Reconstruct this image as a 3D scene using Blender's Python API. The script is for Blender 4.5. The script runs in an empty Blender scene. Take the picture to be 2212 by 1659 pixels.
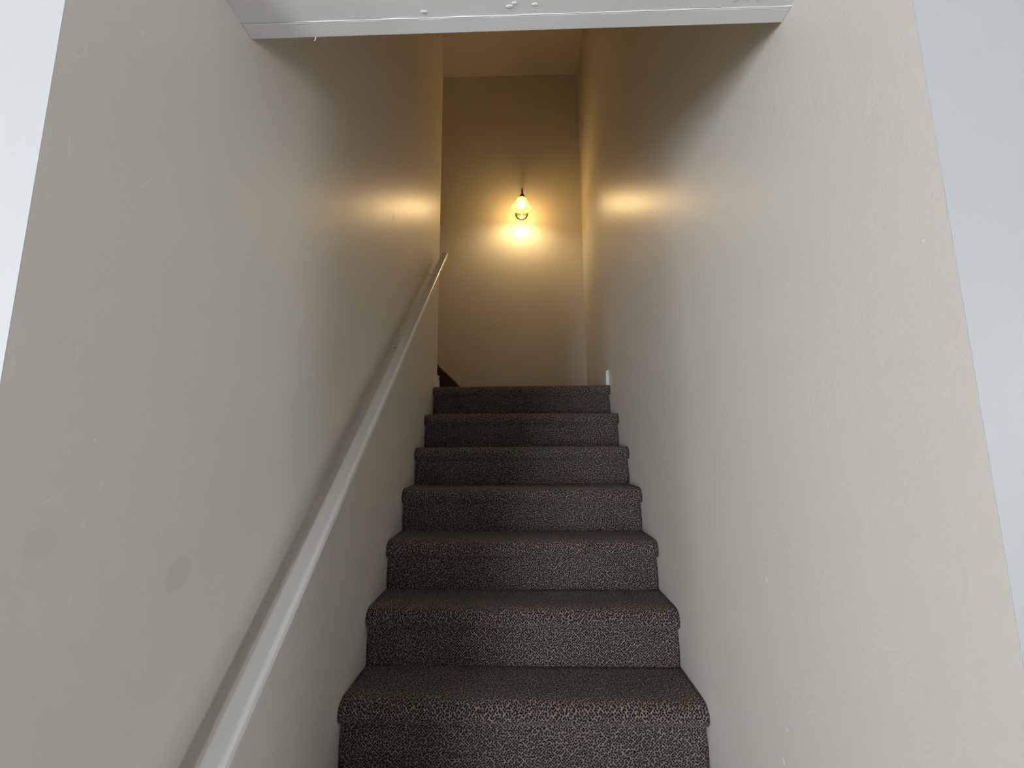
import bpy, bmesh, math, random
from mathutils import Vector, Matrix, noise
S = bpy.context.scene
COL = S.collection
random.seed(7)

# ------------------------------------------------------------------ camera, sky, exposure
EYE = 1.33                                   # camera height above the room floor
def make_camera():
    f, pitch, yaw, roll = 931.73, 0.147433, 0.0266928, -0.006228
    cp, sp, cy, sy = math.cos(pitch), math.sin(pitch), math.cos(yaw), math.sin(yaw)
    fw = Vector((-sy*cp, cy*cp, sp)); r0 = Vector((cy, sy, 0)); u0 = r0.cross(fw)
    r = math.cos(roll)*r0 + math.sin(roll)*u0
    u = -math.sin(roll)*r0 + math.cos(roll)*u0
    cam = bpy.data.cameras.new('camera'); ob = bpy.data.objects.new('camera', cam); COL.objects.link(ob)
    m = Matrix((r, u, -fw)).transposed().to_4x4(); m.translation = (0, 0, EYE)
    ob.matrix_world = m
    cam.sensor_width = 36; cam.lens = 36*f/2212; cam.clip_start = 0.02
    S.camera = ob
make_camera()

W = bpy.data.worlds.new('sky'); S.world = W; W.use_nodes = True
bg = W.node_tree.nodes['Background']
bg.inputs[0].default_value = (0.87, 0.93, 1.0, 1); bg.inputs[1].default_value = 31.0   # bright overcast day
S.view_settings.view_transform = 'Standard'; S.view_settings.look = 'None'
S.view_settings.exposure = 0.0; S.view_settings.gamma = 1.0; S.view_settings.use_curve_mapping = False
S.cycles.max_bounces = 7; S.cycles.diffuse_bounces = 5; S.cycles.glossy_bounces = 2
S.cycles.adaptive_threshold = .12; S.cycles.caustics_reflective = False; S.cycles.caustics_refractive = False
S.cycles.sample_clamp_indirect = 8.0

def window_portal(name, loc, rot, sx, sy):
    """daylight sampling aid lying in a window opening"""
    l = bpy.data.lights.new(name, 'AREA'); l.shape = 'RECTANGLE'; l.size = sx; l.size_y = sy
    l.cycles.is_portal = True
    o = bpy.data.objects.new(name, l); COL.objects.link(o); o.location = loc; o.rotation_euler = rot
    return o

# ------------------------------------------------------------------ measured dimensions (m)
XL, XR = -0.56705, 0.53595                   # stairwell walls
RUN, RISE, Y0 = 0.20756, 0.19, 1.41270       # nosing of the lowest step in view
Z0 = EYE - 0.7602                            # its tread height
OH, NT = 0.0212, 0.0533                      # nosing overhang and thickness
YL, YR = 0.4476, 0.5204                      # near ends of the stairwell walls
YH, ZH = 0.7792, EYE + 0.8588                # far edge and height of the soffit
YC = 2.785                                   # outside corner of the left wall on the landing
YB = 2.69                                    # bend of the right wall
YF, XF = 3.78, 0.561                         # landing's far wall and its right corner
ZL = Z0 + 6*RISE                             # landing level
ZC = EYE + 3.652                             # ceiling over landing
RX0, RX1, RY0 = -3.0, 2.5, -3.3              # room behind the camera
ZRC = 2.45                                   # its ceiling

# ------------------------------------------------------------------ helpers
def link(name, me, mat=None, parent=None):
    o = bpy.data.objects.new(name, me); COL.objects.link(o)
    if mat: me.materials.append(mat)
    if parent: o.parent = parent
    return o
def from_bm(name, bm, mat, parent=None, smooth=False):
    me = bpy.data.meshes.new(name); bmesh.ops.recalc_face_normals(bm, faces=bm.faces); bm.to_mesh(me); bm.free()
    if smooth:
        for p in me.polygons: p.use_smooth = True
    return link(name, me, mat, parent)
def add_box(bm, x0, x1, y0, y1, z0, z1, bev=0.0, seg=2):
    t = bmesh.new()
    bmesh.ops.create_cube(t, size=1)
    for v in t.verts:
        v.co = Vector(((x0+x1)/2+v.co.x*(x1-x0), (y0+y1)/2+v.co.y*(y1-y0), (z0+z1)/2+v.co.z*(z1-z0)))
    if bev: bmesh.ops.bevel(t, geom=t.edges[:], offset=bev, segments=seg, affect='EDGES', profile=.5)
    me = bpy.data.meshes.new('t'); t.to_mesh(me); t.free(); bm.from_mesh(me); bpy.data.meshes.remove(me)
def box(name, x0, x1, y0, y1, z0, z1, mat, parent=None, bev=0.0):
    bm = bmesh.new(); add_box(bm, x0, x1, y0, y1, z0, z1, bev)
    return from_bm(name, bm, mat, parent)
def prism(name, pts, axis, a, b, mat, parent=None, bev=0.0):
    """pts: polygon in the two other axes, extruded from a to b along axis"""
    def co(p, t):
        return {'x': (t, p[0], p[1]), 'y': (p[0], t, p[1]), 'z': (p[0], p[1], t)}[axis]
    bm = bmesh.new()
    A = [bm.verts.new(co(p, a)) for p in pts]; B = [bm.verts.new(co(p, b)) for p in pts]
    n = len(pts); bm.faces.new(A); bm.faces.new(B)
    for i in range(n): bm.faces.new((A[i], A[(i+1) % n], B[(i+1) % n], B[i]))
    bmesh.ops.recalc_face_normals(bm, faces=bm.faces)
    if bev: bmesh.ops.bevel(bm, geom=bm.edges[:], offset=bev, segments=3, affect='EDGES', profile=.5)
    return from_bm(name, bm, mat, parent)
def lathe(name, prof, mat, parent=None, seg=40, mtx=None, close=False):
    """prof: list of (radius, z)"""
    bm = bmesh.new(); rings = []
    for r, z in prof:
        if r < 1e-6: rings.append([bm.verts.new((0, 0, z))])
        else: rings.append([bm.verts.new((r*math.cos(2*math.pi*i/seg), r*math.sin(2*math.pi*i/seg), z)) for i in range(seg)])
    for a, b in zip(rings, rings[1:]):
        for i in range(seg):
            j = (i+1) % seg
            if len(a) == 1 and len(b) == 1: continue
            if len(a) == 1: bm.faces.new((a[0], b[i], b[j]))
            elif len(b) == 1: bm.faces.new((a[i], a[j], b[0]))
            else: bm.faces.new((a[i], a[j], b[j], b[i]))
    if mtx is not None: bmesh.ops.transform(bm, matrix=mtx, verts=bm.verts)
    return from_bm(name, bm, mat, parent, smooth=True)
def tube(name, pts, r, mat, parent=None, seg=14, caps=True):
    pts = [Vector(p) for p in pts]; bm = bmesh.new(); rings = []
    up = Vector((1, 0, 0.001))
    for i, p in enumerate(pts):
        d = (pts[min(i+1, len(pts)-1)] - pts[max(i-1, 0)]).normalized()
        a = d.cross(up).normalized(); b = d.cross(a)
        rr = r[i] if isinstance(r, (list, tuple)) else r
        rings.append([bm.verts.new(p + rr*(a*math.cos(2*math.pi*k/seg) + b*math.sin(2*math.pi*k/seg))) for k in range(seg)])
    for A, B in zip(rings, rings[1:]):
        for k in range(seg): bm.faces.new((A[k], A[(k+1) % seg], B[(k+1) % seg], B[k]))
    if caps: bm.faces.new(rings[0]); bm.faces.new(rings[-1])
    return from_bm(name, bm, mat, parent, smooth=True)
def empty(name, loc=(0, 0, 0)):
    o = bpy.data.objects.new(name, None); COL.objects.link(o); o.location = loc; o.empty_display_size = .1
    return o
def adopt(root, obs):
    """parent meshes built in world coordinates to an empty placed at the thing's base"""
    for o in obs:
        o.parent = root; o.matrix_parent_inverse = Matrix.Translation(-Vector(root.location))
def tag(o, label=None, cat=None, group=None, kind=None):
    if label: o['label'] = label
    if cat: o['category'] = cat
    if group: o['group'] = group
    if kind: o['kind'] = kind
    return o
def struct(o, label=None): return tag(o, label, kind='structure')

# ------------------------------------------------------------------ materials
k_peel = .0012
class NT_:
    def __init__(s, name):
        s.m = bpy.data.materials.new(name); s.m.use_nodes = True; s.t = s.m.node_tree
        s.b = s.t.nodes['Principled BSDF']; s.out = s.t.nodes['Material Output']
    def n(s, typ, **kw):
        nd = s.t.nodes.new(typ)
        for k, v in kw.items():
            if k.startswith('i_'):
                key = k[2:]; key = int(key) if key.isdigit() else key.replace('_', ' ')
                nd.inputs[key].default_value = v
            else: setattr(nd, k, v)
        return nd
    def l(s, a, b): s.t.links.new(a, b)
    def math(s, op, a, b=None, c=None, clamp=False):
        nd = s.t.nodes.new('ShaderNodeMath'); nd.operation = op; nd.use_clamp = clamp
        for i, v in enumerate((a, b, c)):
            if v is None: continue
            if isinstance(v, (int, float)): nd.inputs[i].default_value = v
            else: s.l(v, nd.inputs[i])
        return nd.outputs[0]
    def mix(s, fac, a, b):
        nd = s.t.nodes.new('ShaderNodeMix'); nd.data_type = 'RGBA'
        for k, v in ((0, fac), (6, a), (7, b)):
            if isinstance(v, (int, float)): nd.inputs[k].default_value = v
            elif isinstance(v, tuple): nd.inputs[k].default_value = (*v, 1)
            else: s.l(v, nd.inputs[k])
        return nd.outputs[2]
    def ramp(s, x, lo, hi):
        nd = s.t.nodes.new('ShaderNodeMapRange'); nd.interpolation_type = 'SMOOTHSTEP'
        s.l(x, nd.inputs[0]); nd.inputs[1].default_value = lo; nd.inputs[2].default_value = hi
        return nd.outputs[0]

def plain(name, col, rough=.5, metal=0.0, spec=.5, bump=0.0, bscale=60):
    k = NT_(name); k.b.inputs['Base Color'].default_value = (*col, 1); k.b.inputs['Roughness'].default_value = rough
    k.b.inputs['Metallic'].default_value = metal; k.b.inputs['Specular IOR Level'].default_value = spec
    if bump:
        tc = k.n('ShaderNodeTexCoord'); nz = k.n('ShaderNodeTexNoise', i_Scale=bscale, i_Detail=3.0)
        k.l(tc.outputs['Object'], nz.inputs['Vector'])
        bp = k.n('ShaderNodeBump', i_Strength=bump, i_Distance=.01); k.l(nz.outputs[0], bp.inputs['Height'])
        k.l(bp.outputs[0], k.b.inputs['Normal'])
    return k.m

def wall_paint(name, col, rough=.36, peel=.35, dents=0.0, stains=(), chips=(), scuffs=(), streaks=False):
    """satin paint: orange-peel roller texture, slow unevenness, optional dents, stains and chips (world metres)"""
    k = NT_(name); tc = k.n('ShaderNodeTexCoord'); P = tc.outputs['Object']
    slow = k.n('ShaderNodeTexNoise', i_Scale=2.2, i_Detail=0.0); k.l(P, slow.inputs['Vector'])
    c = k.mix(k.math('MULTIPLY', slow.outputs[0], .35), col, tuple(v*.92 for v in col))
    for (x, y, z, r, amt) in stains:
        d = k.n('ShaderNodeVectorMath', operation='DISTANCE'); k.l(P, d.inputs[0]); d.inputs[1].default_value = (x, y, z)
        wob = k.n('ShaderNodeTexNoise', i_Scale=40.0, i_Detail=2.0); k.l(P, wob.inputs['Vector'])
        dd = k.math('ADD', d.outputs['Value'], k.math('MULTIPLY', k.math('SUBTRACT', wob.outputs[0], .5), r*.5))
        msk = k.math('SUBTRACT', 1.0, k.ramp(dd, r*.75, r*1.1))
        c = k.mix(k.math('MULTIPLY', msk, amt), c, tuple(v*.72 for v in col))
    for (cy, cz, dy, dz) in scuffs:
        ln = max(.004, math.hypot(dy, dz)/2); ux, uz = dy/ln/2, dz/ln/2
        mp = k.n('ShaderNodeVectorMath', operation='SUBTRACT'); k.l(P, mp.inputs[0]); mp.inputs[1].default_value = (XL, cy, EYE+cz)
        da = k.n('ShaderNodeVectorMath', operation='DOT_PRODUCT'); k.l(mp.outputs[0], da.inputs[0]); da.inputs[1].default_value = (0, ux/ln, uz/ln)
        db = k.n('ShaderNodeVectorMath', operation='DOT_PRODUCT'); k.l(mp.outputs[0], db.inputs[0]); db.inputs[1].default_value = (0, -uz/.0016, ux/.0016)
        rr = k.math('ADD', k.math('MULTIPLY', da.outputs['Value'], da.outputs['Value']), k.math('MULTIPLY', db.outputs['Value'], db.outputs['Value']))
        c = k.mix(k.math('MULTIPLY', k.math('SUBTRACT', 1.0, k.ramp(rr, .1, 1.0)), .34), c, (.88, .86, .82))
    for (x, y, z, r) in chips:
        mp = k.n('ShaderNodeVectorMath', operation='SUBTRACT'); k.l(P, mp.inputs[0]); mp.inputs[1].default_value = (x, y, z)
        sc = k.n('ShaderNodeVectorMath', operation='MULTIPLY'); k.l(mp.outputs[0], sc.inputs[0]); sc.inputs[1].default_value = (1, 1, .5)
        ln = k.n('ShaderNodeVectorMath', operation='LENGTH'); k.l(sc.outputs[0], ln.inputs[0])
        c = k.mix(k.math('SUBTRACT', 1.0, k.ramp(ln.outputs['Value'], r*.6, r)), c, (.86, .86, .84))
    k.l(c, k.b.inputs['Base Color'])
    k.b.inputs['Roughness'].default_value = rough; k.b.inputs['Specular IOR Level'].default_value = .30
    fine = k.n('ShaderNodeTexNoise', i_Scale=130.0, i_Detail=1.0); k.l(P, fine.inputs['Vector'])
    h = k.math('MULTIPLY', fine.outputs[0], k_peel*peel)
    h = k.math('ADD', h, k.math('MULTIPLY', slow.outputs[0], .003))
    if streaks:
        mpp = k.n('ShaderNodeMapping'); mpp.inputs['Scale'].default_value = (60, 60, 5); k.l(P, mpp.inputs['Vector'])
        st = k.n('ShaderNodeTexNoise', i_Scale=1.0, i_Detail=1.0); k.l(mpp.outputs[0], st.inputs['Vector'])
        h = k.math('ADD', h, k.math('MULTIPLY', st.outputs[0], .0003))
    if dents:
        mp2 = k.n('ShaderNodeMapping'); mp2.inputs['Scale'].default_value = (9, 9, 3.2); mp2.inputs['Rotation'].default_value = (.35, 0, 0)
        k.l(P, mp2.inputs['Vector'])
        vo = k.n('ShaderNodeTexVoronoi', i_Scale=1.0, i_Randomness=1.0); k.l(mp2.outputs[0], vo.inputs['Vector'])
        nz = k.n('ShaderNodeTexNoise', i_Scale=26.0, i_Detail=1.0); k.l(P, nz.inputs['Vector'])
        dd = k.math('ADD', vo.outputs['Distance'], k.math('MULTIPLY', k.math('SUBTRACT', nz.outputs[0], .5), .35))
        dm = k.math('SUBTRACT', 1.0, k.ramp(dd, -.05, .12))
        h = k.math('ADD', h, k.math('MULTIPLY', dm, .0016*dents))
    bp = k.n('ShaderNodeBump', i_Strength=1.0, i_Distance=1.0); k.l(h, bp.inputs['Height'])
    k.l(bp.outputs[0], k.b.inputs['Normal'])
    return k.m

def carpet():
    k = NT_('brown loop carpet'); uv = k.n('ShaderNodeUVMap')
    rot = k.n('ShaderNodeMapping'); rot.inputs['Rotation'].default_value = (0, 0, math.radians(45)); k.l(uv.outputs[0], rot.inputs['Vector'])
    vo = k.n('ShaderNodeTexVoronoi', i_Scale=152.0, i_Randomness=.6); vo.voronoi_dimensions = '2D'; k.l(rot.outputs[0], vo.inputs['Vector'])
    nz = k.n('ShaderNodeTexNoise', i_Scale=340.0, i_Detail=2.0); k.l(rot.outputs[0], nz.inputs['Vector'])
    d = k.math('ADD', vo.outputs['Distance'], k.math('MULTIPLY', k.math('SUBTRACT', nz.outputs[0], .5), .8))
    loop = k.ramp(d, .18, .66)
    big = k.n('ShaderNodeTexNoise', i_Scale=14.0, i_Detail=0.0); k.l(rot.outputs[0], big.inputs['Vector'])
    strand = k.n('ShaderNodeTexNoise', i_Scale=600.0, i_Detail=0.0); k.l(rot.outputs[0], strand.inputs['Vector'])
    hue = k.mix(k.ramp(strand.outputs[0], .3, .7), (.185, .134, .106), (.520, .410, .342))  # strand highlights of the pile put into the colour
    hue = k.mix(k.math('MULTIPLY', big.outputs[0], .45), hue, (.165, .117, .088))
    k.l(k.mix(loop, (.005, .0035, .004), hue), k.b.inputs['Base Color'])  # near-black gaps: shade between the loops painted into the colour
    k.b.inputs['Roughness'].default_value = .95; k.b.inputs['Specular IOR Level'].default_value = .1
    k.b.inputs['Sheen Weight'].default_value = .15; k.b.inputs['Sheen Roughness'].default_value = .5
    bp = k.n('ShaderNodeBump', i_Strength=1.0, i_Distance=.003); k.l(loop, bp.inputs['Height']); k.l(bp.outputs[0], k.b.inputs['Normal'])
    return k.m

CREAM = (.725, .687, .617)
# scuffs on the left wall: centre (y, z above the eye) and extent (dy, dz)
SCUFFS = [
    (0.4761, 0.3787, 0.0018, -0.0370),
    (0.4773, 0.5204, -0.0022, -0.0278),
    (0.4707, 0.5002, 0.0087, 0.0129),
    (0.5486, 0.6211, -0.0094, -0.0247),
    (0.6357, 0.6660, -0.0065, -0.0211),
    (0.6744, 0.7223, -0.0043, -0.0113),
    (0.6425, 0.6231, -0.0093, -0.0159),
    (0.6205, 0.4244, -0.0161, -0.0284),
    (0.5840, 0.3976, -0.0139, -0.0281),
    (0.5603, -0.0921, -0.0064, -0.0219),
    (0.5550, -0.1856, -0.0084, -0.0189),
    (0.5598, 0.0139, -0.0024, -0.0055),
    (0.5288, -0.0012, -0.0035, -0.0068),
    (0.5769, -0.0455, -0.0050, -0.0148),
    (0.4552, 0.0926, -0.0012, -0.0290),
    (0.5112, -0.0593, -0.0140, -0.0074),
    (0.5222, 0.1217, 0.0013, -0.0298),
]
def wl(px, py): pass
M_left = wall_paint('cream satin paint, scuffed', CREAM, dents=.6, scuffs=SCUFFS,
                    stains=((XL, .7275, EYE-.2003, .027, .30), (XL, .5103, EYE-.1074, .020, .18)))
M_right = wall_paint('cream satin paint, chipped', CREAM, streaks=True,
                     chips=((XR, 1.0229, EYE-.6516, .0042), (XR, .9995, EYE-.5785, .003), (XR, 1.0273, EYE-.2926, .003), (XR, 1.853, EYE-.1167, .003),
                            (XR, 1.0131, EYE+.5585, .0022), (XR, .5565, EYE+.2704, .0015), (XR, 1.1126, EYE-.5717, .002)))
M_far = wall_paint('cream satin paint', CREAM)
M_white = plain('white room paint', (.52, .52, .518), rough=.55)
M_ceil = wall_paint('warm white ceiling paint', (.86, .82, .75), rough=.6, peel=.2)
M_soff = wall_paint('white gloss soffit paint', (.86, .86, .86), rough=.32, peel=.08)
M_trim = plain('white trim paint', (.80, .79, .76), rough=.3, bump=.1, bscale=30)
M_rail = plain('off-white handrail paint', (.86, .845, .81), rough=.27)
M_caulk = plain('white caulk', (.88, .88, .87), rough=.45)
M_crack = plain('dark open seam', (.06, .055, .05), rough=.9)
M_carpet = carpet()
M_board = plain('painted stair boards', (.55, .53, .50), rough=.5)
M_floor = plain('pale floor', (.42, .38, .33), rough=.45, bump=.05)
M_bronze = plain('dark bronze', (.16, .095, .05), rough=.3, metal=1.0)
M_brass = plain('polished bronze', (.80, .60, .32), rough=.42, metal=1.0)
M_amber = None

def wood(name, c1, c2, rough=.35):
    k = NT_(name); tc = k.n('ShaderNodeTexCoord'); mp = k.n('ShaderNodeMapping'); mp.inputs['Scale'].default_value = (6, 60, 60)
    mp.inputs['Rotation'].default_value = (0, math.radians(42), 0)
    k.l(tc.outputs['Object'], mp.inputs['Vector'])
    nz = k.n('ShaderNodeTexNoise', i_Scale=1.0, i_Detail=4.0); k.l(mp.outputs[0], nz.inputs['Vector'])
    k.l(k.mix(nz.outputs[0], c1, c2), k.b.inputs['Base Color']); k.b.inputs['Roughness'].default_value = rough
    return k.m
M_wood = wood('dark stained wood', (.022, .010, .005), (.045, .022, .010))
M_woodcap = wood('worn stained wood edge', (.10, .052, .020), (.15, .08, .03))  # lighter brown: light on the skirting's top edge put into the colour

def emit(name, col, strength, rough=.4, base=None):
    k = NT_(name); k.b.inputs['Base Color'].default_value = (*(base or col), 1); k.b.inputs['Roughness'].default_value = rough
    k.b.inputs['Emission Color'].default_value = (*col, 1); k.b.inputs['Emission Strength'].default_value = strength
    return k.m
def shade_mat():
    k = NT_('amber glass shade, lit'); tr = k.n('ShaderNodeBsdfTransparent'); tr.inputs[0].default_value = (1, .93, .78, 1)
    k.b.inputs['Base Color'].default_value = (.010, .007, .002, 1); k.b.inputs['Roughness'].default_value = .3; k.b.inputs['Specular IOR Level'].default_value = .1
    k.b.inputs['Emission Color'].default_value = (1, .80, .22, 1); k.b.inputs['Emission Strength'].default_value = 2.4
    mx = k.n('ShaderNodeMixShader'); mx.inputs[0].default_value = .36
    k.l(tr.outputs[0], mx.inputs[1]); k.l(k.b.outputs[0], mx.inputs[2]); k.l(mx.outputs[0], k.out.inputs[0])
    return k.m
def pane_mat():
    k = NT_('window glass'); tr = k.n('ShaderNodeBsdfTransparent'); gl = k.n('ShaderNodeBsdfGlossy', i_Roughness=.02)
    mx = k.n('ShaderNodeMixShader'); mx.inputs[0].default_value = .07
    k.l(tr.outputs[0], mx.inputs[1]); k.l(gl.outputs[0], mx.inputs[2]); k.l(mx.outputs[0], k.out.inputs[0])
    return k.m
M_pane = pane_mat()

# ------------------------------------------------------------------ the stairwell
WT = .13
struct(prism('wall_left', [(XL, YL), (XL, YC), (XL-WT, YC), (XL-WT, YL)], 'z', 0, ZC, M_left),
       'cream stairwell wall with scuffs behind the handrail')
struct(prism('wall_right', [(XR, YR), (XR, YB), (XF, YF), (XF+WT, YF), (XF+WT, YR)], 'z', 0, ZC, M_right),
       'cream stairwell wall opposite the handrail')
struct(box('wall_far', -2.9, XF+WT, YF, YF+.12, 0, ZC, M_far), 'cream end wall behind the wall lamp')
struct(box('wall_landing', -2.9, XL-WT, YC-.12, YC, 0, ZC, M_far))
struct(box('wall_upper_end', -3.02, -2.9, YC-.12, YF+.12, 0, ZC, M_far))
struct(box('ceiling', -3.02, XF+.3, YH-.12, YF+.12, ZC, ZC+.1, M_ceil), 'cream ceiling high above the landing')

# header: the soffit panel, its edge strip and the wall above it
struct(box('wall_header', XL, XR, YL+.002, YH-.001, ZH+.012, ZC, M_white))
struct(box('soffit', XL, XR, YL, YH-.0335, ZH, ZH+.012, M_soff), 'white gloss painted soffit panel across the top')
strip = struct(box('trim_1', XL, XR, YH-.032, YH, ZH-.0015, ZH+.03, M_soff, bev=.0015), 'white painted edge strip along the soffit')
def bead():
    bm = bmesh.new(); n = 220; rows = []
    for i in range(n+1):
        x = XL + (XR-XL)*i/n
        r = .0009 + .0011*max(0, noise.noise(Vector((x*14, 3, 0))) + .25) + .0005*noise.noise(Vector((x*90, 1, 0)))
        if x < XL+.12: r *= .3
        y = YH - .0328 + .0006*noise.noise(Vector((x*30, 8, 0)))
        rows.append([bm.verts.new((x, y + r*math.cos(a), ZH - .0004 - max(r, .0001)*math.sin(a))) for a in [math.pi*j/5 for j in range(6)]])
    for a, b in zip(rows, rows[1:]):
        for j in range(5): bm.faces.new((a[j], a[j+1], b[j+1], b[j]))
    return from_bm('caulk_bead', bm, M_caulk, strip, smooth=True)
bead()
tube('paint_drip', [(-.4300, YH-.001, ZH-.001), (-.4296, YH+.0005, ZH-.004), (-.4310, YH+.001, ZH-.007), (-.4335, YH+.001, ZH-.009)],
     [.0016, .0011, .0009, .0005], M_caulk, strip, seg=8)
def blobs():
    bm = bmesh.new()
    for (x, y, r, sx) in [(-.02, YH-.05, .0035, 2.2), (-.01, YH-.056, .003, 2), (.03, YH-.052, .0035, 1.8), (.02, YH-.016, .003, 1.4),
                          (-.04, YH-.02, .0025, 2), (-.19, YH-.045, .003, 2.5), (.42, YH-.048, .003, 2.6), (.44, YH-.05, .003, 1.8), (.465, YH-.047, .003, 2)]:
        t = bmesh.new(); bmesh.ops.create_uvsphere(t, u_segments=10, v_segments=6, radius=r)
        for v in t.verts: v.co = Vector((x + v.co.x*sx, y + v.co.y, ZH - .0005 + v.co.z*.35))
        me = bpy.data.meshes.new('t'); t.to_mesh(me); t.free(); bm.from_mesh(me); bpy.data.meshes.remove(me)
    o = from_bm('paint_lump', bm, M_soff, strip, smooth=True); o['kind'] = 'stuff'
blobs()

# ------------------------------------------------------------------ stairs
def strip_mesh(name, prof, a, b, nx, mat, jag=0.0, sag=0.0, axis='x', seed=0, inset=None):
    """carpet sheet: profile (y, z) swept from a to b; UV in metres; jag = ragged side edges"""
    s = [0.0]
    for p, q in zip(prof, prof[1:]): s.append(s[-1] + math.hypot(q[0]-p[0], q[1]-p[1]))
    verts, uvs, faces = [], [], []
    for j, (y, z) in enumerate(prof):
        for i in range(nx+1):
            t = i/nx; x = a + (b-a)*t
            if i in (0, nx):
                d = jag*(.5 + .9*noise.noise(Vector((seed*7.1 + i, z*130 + y*90, 2.0)))) + (inset(j, i == 0) if inset else 0)
                x += max(0, d) * (1 if i == 0 else -1)
            w = sag*noise.noise(Vector((x*2.3, seed*3.7, j*.05)))
            ww = sag*.35*noise.noise(Vector((x*22, seed*1.7, j*.6)))
            if axis == 'x': verts.append((x, y + ww, z + w))
            else: verts.append((-y, x, z + w))
            uvs.append((x + seed*.37, s[j] + seed*.211))
    for j in range(len(prof)-1):
        for i in range(nx):
            k = j*(nx+1)+i; faces.append((k, k+1, k+nx+2, k+nx+1))
    me = bpy.data.meshes.new(name); me.from_pydata(verts, [], faces)
    u = me.uv_layers.new(name='UVMap')
    for lp in me.loops: u.data[lp.index].uv = uvs[lp.vertex_index]
    for p in me.polygons: p.use_smooth = True
    return link(name, me, mat)
def nosing(y, z, back):
    p = [(back, z)]
    n = max(2, int((back - y)/.03))
    for i in range(1, n): p.append((back + (y+.034-back)*i/n, z))
    for dy, dz in [(.034, 0), (.024, -.0012), (.015, -.0045), (.008, -.010), (.003, -.018), (.0003, -.027), (.0005, -.036), (.004, -.045), (.010, -.051), (.016, -NT), (OH+.003, -NT+.001)]:
        p.append((y+dy, z+dz))
    return p
def staircase(label, n0, n1, axis, y0, z0, a, b, last_back, name='carpeted_staircase'):
    obs = []
    body = [(y0 + n0*RUN + OH + .004, z0 + (n0-1)*RISE - .001)]
    for k in range(n0, n1+1):
        y = y0 + k*RUN; z = z0 + k*RISE
        back = y0 + (k+1)*RUN + OH if k < n1 else last_back
        tr = strip_mesh('tread', nosing(y, z, back), a + .0005, b - .0005, 60, M_carpet, jag=.0022, sag=.0022, axis=axis, seed=k+3)
        md = tr.modifiers.new('pile', 'SOLIDIFY'); md.thickness = .006; md.offset = -1
        zt, zb = z - NT + .016, z - RISE
        rp = [(y + OH + .002*math.sin(math.pi*j/14)*-1, zt + (zb-zt)*j/14) for j in range(15)]
        ins = lambda j, left: .006 - .005*min(1, j/9)
        ri = strip_mesh('riser', rp, a + .001, b - .001, 60, M_carpet, jag=.003, sag=.0012, axis=axis, seed=k+40, inset=ins)
        md = ri.modifiers.new('pile', 'SOLIDIFY'); md.thickness = .005; md.offset = -1
        obs += [tr, ri]
        body += [(y + OH + .007, z0 + (k-1)*RISE - .006), (y + OH + .007, z - .008)]
    body += [(last_back - .001, z0 + n1*RISE - .008), (last_back - .001, z0 + (n0-1)*RISE - .001)]
    body = body[1:]
    if axis == 'x': bd = prism('stair_body', body, 'x', a + .0004, b - .0004, M_board)
    else: bd = prism('stair_body', [(-p[0], p[1]) for p in body], 'y', a + .0004, b - .0004, M_board)
    root = empty(name, (0, y0 + n0*RUN, z0 + (n0-1)*RISE) if axis == 'x' else (-(y0 + n0*RUN), (a+b)/2, z0 + (n0-1)*RISE))
    adopt(root, obs + [bd])
    tag(root, label, 'staircase')
    return root
staircase('straight flight of stairs in dark brown loop-pile carpet climbing to the landing', -2, 6, 'x', Y0, Z0, XL, XR, YB+.1)
# landing carpet behind the top nosing
def landing():
    pl = [(-2.0, YC), (XL, YC), (XL, YB+.1), (XR+.002, YB+.1), (XF, YF), (-2.0, YF)]
    bm = bmesh.new(); vs = [bm.verts.new((x, y, ZL)) for x, y in pl]; f = bm.faces.new(vs)
    uvl = bm.loops.layers.uv.new('UVMap')
    for lp in f.loops: lp[uvl].uv = (lp.vert.co.x, lp.vert.co.y)
    r = bmesh.ops.extrude_face_region(bm, geom=[f])
    for v in [g for g in r['geom'] if isinstance(g, bmesh.types.BMVert)]: v.co.z -= .05
    return from_bm('floor_landing', bm, M_carpet)
struct(landing(), 'dark brown carpeted landing floor')
# upper flight, turning left off the landing
staircase('upper flight of dark carpeted stairs turning left off the landing', 0, 8, 'y', .86, ZL+RISE, YC+.002, YF-.036, 2.88)

# dark stained skirting board of the upper flight, on the far wall
def skirt():
    y1 = YF
    A = Vector((-.577, ZL+.172)); d = Vector((-1, .985)).normalized(); n = Vector((d.y, -d.x)) * -1   # n points up/right of the slope
    n = Vector((.70, .714)).normalized()
    top0 = Vector((-.583, EYE+.560)); top1 = top0 + d*2.6
    tip = Vector((-.570, EYE+.532))
    pts = [top0, top1, Vector((top1.x, ZL+.002)), Vector((-.606, ZL+.002)), Vector((-.588, ZL+.05)), Vector((-.574, ZL+.115)), tip]
    b = prism('stair_skirt', [(p.x, p.y) for p in pts], 'y', YF-.032, YF-.0005, M_wood, bev=.004)
    # rounded cap moulding along the sloping top edge
    c = []
    for i in range(30):
        c.append(top0 + d*(2.6*i/29))
    bm = bmesh.new()
    prof = [(-.004, -.036), (.006, -.036), (.011, -.030), (.012, -.02), (.009, -.0005), (-.004, -.0005)]
    rows = []
    for q in [tip + Vector((.004, -.012)), tip + Vector((.002, .008))] + c:
        rows.append([bm.verts.new((q.x + n.x*(pn-.004), YF + py, q.y + n.y*(pn-.004))) for pn, py in prof])
    for a, bb in zip(rows, rows[1:]):
        for j in range(len(prof)): bm.faces.new((a[j], a[(j+1) % 6], bb[(j+1) % 6], bb[j]))
    bm.faces.new(rows[0]); bm.faces.new(rows[-1])
    cap = from_bm('cap_moulding', bm, M_woodcap)
    root = empty('stair_skirting', (-.6, YF, ZL)); adopt(root, [b, cap])
    tag(root, 'dark stained wooden skirting board rising left along the end wall', 'skirting board')
skirt()

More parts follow.
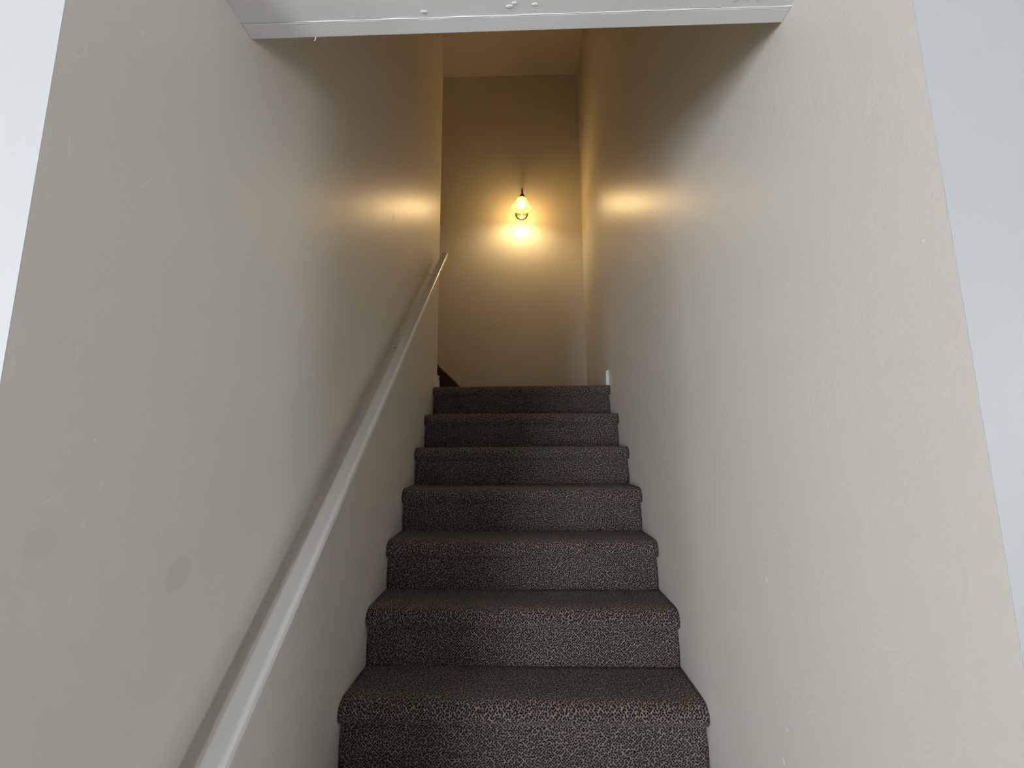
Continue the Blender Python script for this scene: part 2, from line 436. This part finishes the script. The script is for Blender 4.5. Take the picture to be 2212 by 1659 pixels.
# ------------------------------------------------------------------ baseboards on the landing
BB = [(0, 0), (.015, 0), (.015, .066), (.009, .070), (.009, .080), (.014, .084), (.014, .092), (.006, .098), (0, .100)]
def baseboard(name, p, q, side, label=None, h=1.0, mat=None):
    """moulded board from p to q (plan), bulging to 'side' of the direction"""
    p, q = Vector(p), Vector(q); d = (q-p).normalized(); nn = Vector((-d.y, d.x))*side
    bm = bmesh.new()
    A = [bm.verts.new((p.x+nn.x*u, p.y+nn.y*u, ZL+.001+v*h)) for u, v in BB]; B = [bm.verts.new((q.x+nn.x*u, q.y+nn.y*u, ZL+.001+v*h)) for u, v in BB]
    bm.faces.new(A); bm.faces.new(B)
    for i in range(len(BB)): bm.faces.new((A[i], A[(i+1) % len(BB)], B[(i+1) % len(BB)], B[i]))
    return struct(from_bm(name, bm, mat or M_trim), label)
bbr = baseboard('baseboard_right', (XR+.0005, YB+.004), (XF+.0005, YF), 1, 'cream moulded baseboard with a white end on the right of the landing', mat=M_far)
bm = bmesh.new()
for u, v in BB: bm.verts.new((XR-u*1.15, YB-.004, ZL+.001+v*1.01)); bm.verts.new((XR-u*1.15, YB+.004, ZL+.001+v*1.01))
bmesh.ops.convex_hull(bm, input=bm.verts[:]); from_bm('end_cap', bm, M_trim, bbr)
baseboard('baseboard_left', (XL-.0005, YB+.01), (XL-.0005, YC+.014), -1, 'short white baseboard end at the left landing corner', h=.98)
baseboard('baseboard_far', (XF, YF-.0005), (-.55, YF-.0005), 1)

# ------------------------------------------------------------------ handrail
def handrail():
    xa, xb, th = XL+.040, XL+.0845, .028
    p0 = Vector((0, .7517, EYE-.4987)); sl = .9327
    ang = math.atan(sl); d = Vector((0, math.cos(ang), math.sin(ang))); n = Vector((0, -math.sin(ang), math.cos(ang)))
    s0, s1 = -.70, (2.645-.7517)/math.cos(ang)
    bm = bmesh.new(); add_box(bm, xa, xb, s0, s1, -th, 0, bev=.009, seg=4)
    for v in bm.verts: v.co = Vector((v.co.x, 0, 0)) + p0 + d*v.co.y + n*v.co.z
    r = from_bm('rail', bm, M_rail, smooth=False)
    for p in r.data.polygons: p.use_smooth = len(p.vertices) == 4 and p.area < .03
    obs = [r]; subs = []
    for yb in (.42, 1.81, 2.46):
        c = p0 + d*((yb-p0.y)/math.cos(ang)) - n*th
        xm = (xa+xb)/2
        pl = lathe('wall_plate', [(0, .004), (.009, .004), (.012, .003), (.013, 0), (0, 0)], M_rail, seg=20,
                   mtx=Matrix.Translation((XL, c.y, c.z-.030)) @ Matrix.Rotation(math.pi/2, 4, 'Y'))
        ar = tube('bracket', [(XL+.002, c.y, c.z-.030), (XL+.022, c.y, c.z-.031), (XL+.040, c.y, c.z-.027), (xm-.008, c.y, c.z-.016), (xm, c.y, c.z-.002)], .0055, M_rail, seg=10)
        obs.append(ar); subs.append((pl, ar))
    root = empty('handrail', (XL, .75, EYE-.5)); adopt(root, obs)
    for pl, ar in subs: pl.parent = ar
    tag(root, 'off-white painted wooden handrail sloping up the left wall', 'handrail')
handrail()

# ------------------------------------------------------------------ wall lamp
def lamp():
    xw, zw = .0, EYE+2.175
    YA = YF - .235                            # shade axis
    zr = EYE+2.100                            # rim height
    tilt = Matrix.Translation((-.004, YA, zr)) @ Matrix.Rotation(math.radians(5.0), 4, 'Y')
    M_shade = shade_mat()
    M_bulb = emit('lit bulb', (1.0, .69, .32), 310.0)
    prof = [(.0915, .000), (.088, .010), (.078, .022), (.066, .036), (.056, .052), (.049, .068), (.042, .083), (.033, .093), (.024, .098)]
    inner = [(r-.003, z+.0005) for r, z in prof]
    rim = [(.0918, .000), (.0925, -.0012), (.0900, -.002)]
    shade = lathe('lamp_shade', list(reversed(prof)) + rim[:3] + inner, M_shade, seg=56, mtx=tilt)
    M_amber = emit('amber glass edge, lit', (1, .62, .10), .55, base=(.05, .03, .005))
    rimo = lathe('shade_rim', [(.0925, -.003), (.0940, -.0042), (.0955, -.003), (.0955, -.0005), (.0940, .0008), (.0925, -.0005), (.0925, -.003)], M_amber, seg=56, mtx=tilt)
    cap = lathe('shade_fitter', [(0, .090), (.030, .091), (.031, .096), (.027, .106), (.019, .120), (.011, .133), (.007, .142), (0, .144)], M_bronze, seg=32, mtx=tilt)
    bulb = lathe('bulb', [(.0, -.004), (.012, -.002), (.023, .005), (.030, .016), (.032, .028), (.029, .042), (.021, .058), (.015, .070), (.014, .080), (0, .080)], M_bulb, seg=28, mtx=tilt)
    collar = lathe('bulb_socket', [(0, .092), (.017, .092), (.018, .080), (.0145, .076), (0, .076)], M_bronze, seg=24, mtx=tilt)
    top = tilt @ Vector((0, 0, .139))
    pts = [top]
    for i in range(1, 25):
        a = math.pi*i/24
        R = (YF-.034-top.y)/2
        pts.append(Vector((top.x*(1-i/24)+.001*i/24, top.y + R - R*math.cos(a), top.z + .012 + (.075)*math.sin(a))))
    endy = pts[-1].y
    for i in range(1, 8): pts.append(Vector((.001, endy + .004*math.sin(i*.4), pts[24].z - (pts[24].z-zw-.012)*i/7)))
    for i in range(1, 6):
        a = math.pi/2*i/5; pts.append(Vector((.001, endy + .030*math.sin(a)*.9, zw + .012 - .012*(1-math.cos(a)))))
    arm = tube('arm', pts, .0055, M_bronze, seg=12)
    bp = lathe('backplate', [(0, .024), (.012, .023), (.018, .016), (.036, .012), (.046, .013), (.050, .010), (.054, .010), (.057, .006), (.057, 0), (0, 0)], M_brass, seg=48,
               mtx=Matrix.Translation((0, YF, zw-.003)) @ Matrix.Rotation(math.pi/2, 4, 'X'))
    ring = lathe('plate_rim', [(.050, .009), (.052, .0125), (.0555, .0125), (.058, .009), (.0585, .002), (.050, .002)], M_bronze, seg=48,
                 mtx=Matrix.Translation((0, YF, zw-.003)) @ Matrix.Rotation(math.pi/2, 4, 'X'))
    root = empty('wall_lamp', (0, YF, zw)); adopt(root, [shade, cap, bulb, arm, bp])
    ring.parent = bp; rimo.parent = shade
    collar.parent = cap
    tag(root, 'lit bronze wall lamp with amber glass bell shade on the end wall', 'lamp')
lamp()

# ------------------------------------------------------------------ the room behind the camera
struct(box('floor', RX0-.12, RX1+.12, RY0-.12, Y0+.3, -.08, 0, M_floor))
struct(box('ceiling_room', RX0-.12, RX1+.12, RY0-.12, YL+.1, ZRC, ZRC+.1, M_white))
wfl = struct(box('wall_front_left', RX0, XL-WT+.0005, YL, YL+.12, 0, ZRC, M_white), 'bright white wall left of the stairwell')
box('corner_return', XL-WT, XL-.0002, YL-.0006, YL+.0005, 0, ZRC, M_white, wfl)
struct(box('wall_front_right', XR+.0002, RX1, YR-.0008, YR+.12, 0, ZRC, M_white), 'white wall right of the stairwell')
def holed(name, axis, c, th, a0, a1, holes):
    """wall slab with rectangular openings; axis = its normal; holes (a, b, z0, z1)"""
    bm = bmesh.new(); xs = sorted({a0, a1, *[h[0] for h in holes], *[h[1] for h in holes]}); zs = sorted({0, ZRC, *[h[2] for h in holes], *[h[3] for h in holes]})
    for p, q in zip(xs, xs[1:]):
        for r, s in zip(zs, zs[1:]):
            m, k = (p+q)/2, (r+s)/2
            if any(h[0] < m < h[1] and h[2] < k < h[3] for h in holes): continue
            if axis == 'x': add_box(bm, min(c, c-th), max(c, c-th), p, q, r, s)
            else: add_box(bm, p, q, c-th, c, r, s)
    return struct(from_bm(name, bm, M_white))
WINA = (-2.19, -1.63, .85, 2.05)              # left window: y0 y1 z0 z1
WINB = (-2.55, -1.55, .06, 2.20)              # glazed opening in the back wall: x0 x1 z0 z1
holed('wall_room_left', 'x', RX0, .12, RY0-.12, YL+.12, [WINA])
WINC = (-.95, -.27, 1.20, 1.72)              # right window, added to brighten the left stairwell wall: y0 y1 z0 z1
holed('wall_room_right', 'x', RX1, -.12, RY0-.12, YR+.12, [WINC])
holed('wall_back', 'y', RY0, .12, RX0, RX1, [WINB])
def window(name, axis, c, h, nx, nz, label):
    a0, a1, z0, z1 = h; f = .045; root = empty(name, (c, (a0+a1)/2, z0) if axis == 'x' else ((a0+a1)/2, c, z0)); obs = []
    def bar(nm, p, q, r, s, d0, d1, mat): 
        return box(nm, d0, d1, p, q, r, s, mat) if axis == 'x' else box(nm, p, q, d0, d1, r, s, mat)
    d0, d1 = c-.09, c-.03
    for (p, q, r, s) in ((a0, a0+f, z0, z1), (a1-f, a1, z0, z1), (a0+f, a1-f, z0, z0+f), (a0+f, a1-f, z1-f, z1)): obs.append(bar('window_frame', p, q, r, s, d0, d1, M_trim))
    for i in range(1, nx): m = a0+(a1-a0)*i/nx; obs.append(bar('mullion', m-.014, m+.014, z0+f, z1-f, d0+.01, d1-.01, M_trim))
    for j in range(1, nz): m = z0+(z1-z0)*j/nz; obs.append(bar('glazing_bar', a0+f, a1-f, m-.012, m+.012, d0+.012, d1-.012, M_trim))
    me = bpy.data.meshes.new('pane'); q = [(a0+f, z0+f), (a1-f, z0+f), (a1-f, z1-f), (a0+f, z1-f)]
    me.from_pydata([(c-.06, u, v) if axis == 'x' else (u, c-.06, v) for u, v in q], [], [(0, 1, 2, 3)]); obs.append(link('pane', me, M_pane))
    adopt(root, obs); struct(root, label)
window('window_1', 'x', RX0, WINA, 2, 2, 'white framed window lighting the room from the left')
window('window_added', 'x', RX1+.12, WINC, 1, 2, 'added white framed window on the right, brightening the left stairwell wall')
window('window_2', 'y', RY0, WINB, 2, 3, 'tall glazed opening in the wall behind the camera')
window_portal('window_daylight', (RX0-.125, (WINA[0]+WINA[1])/2, (WINA[2]+WINA[3])/2), (0, -math.pi/2, 0), WINA[3]-WINA[2], WINA[1]-WINA[0])
window_portal('door_daylight', ((WINB[0]+WINB[1])/2, RY0-.125, (WINB[2]+WINB[3])/2), (math.pi/2, 0, 0), WINB[1]-WINB[0], WINB[3]-WINB[2])
window_portal('added_window_daylight', (RX1+.125, (WINC[0]+WINC[1])/2, (WINC[2]+WINC[3])/2), (0, math.pi/2, 0), WINC[3]-WINC[2], WINC[1]-WINC[0])
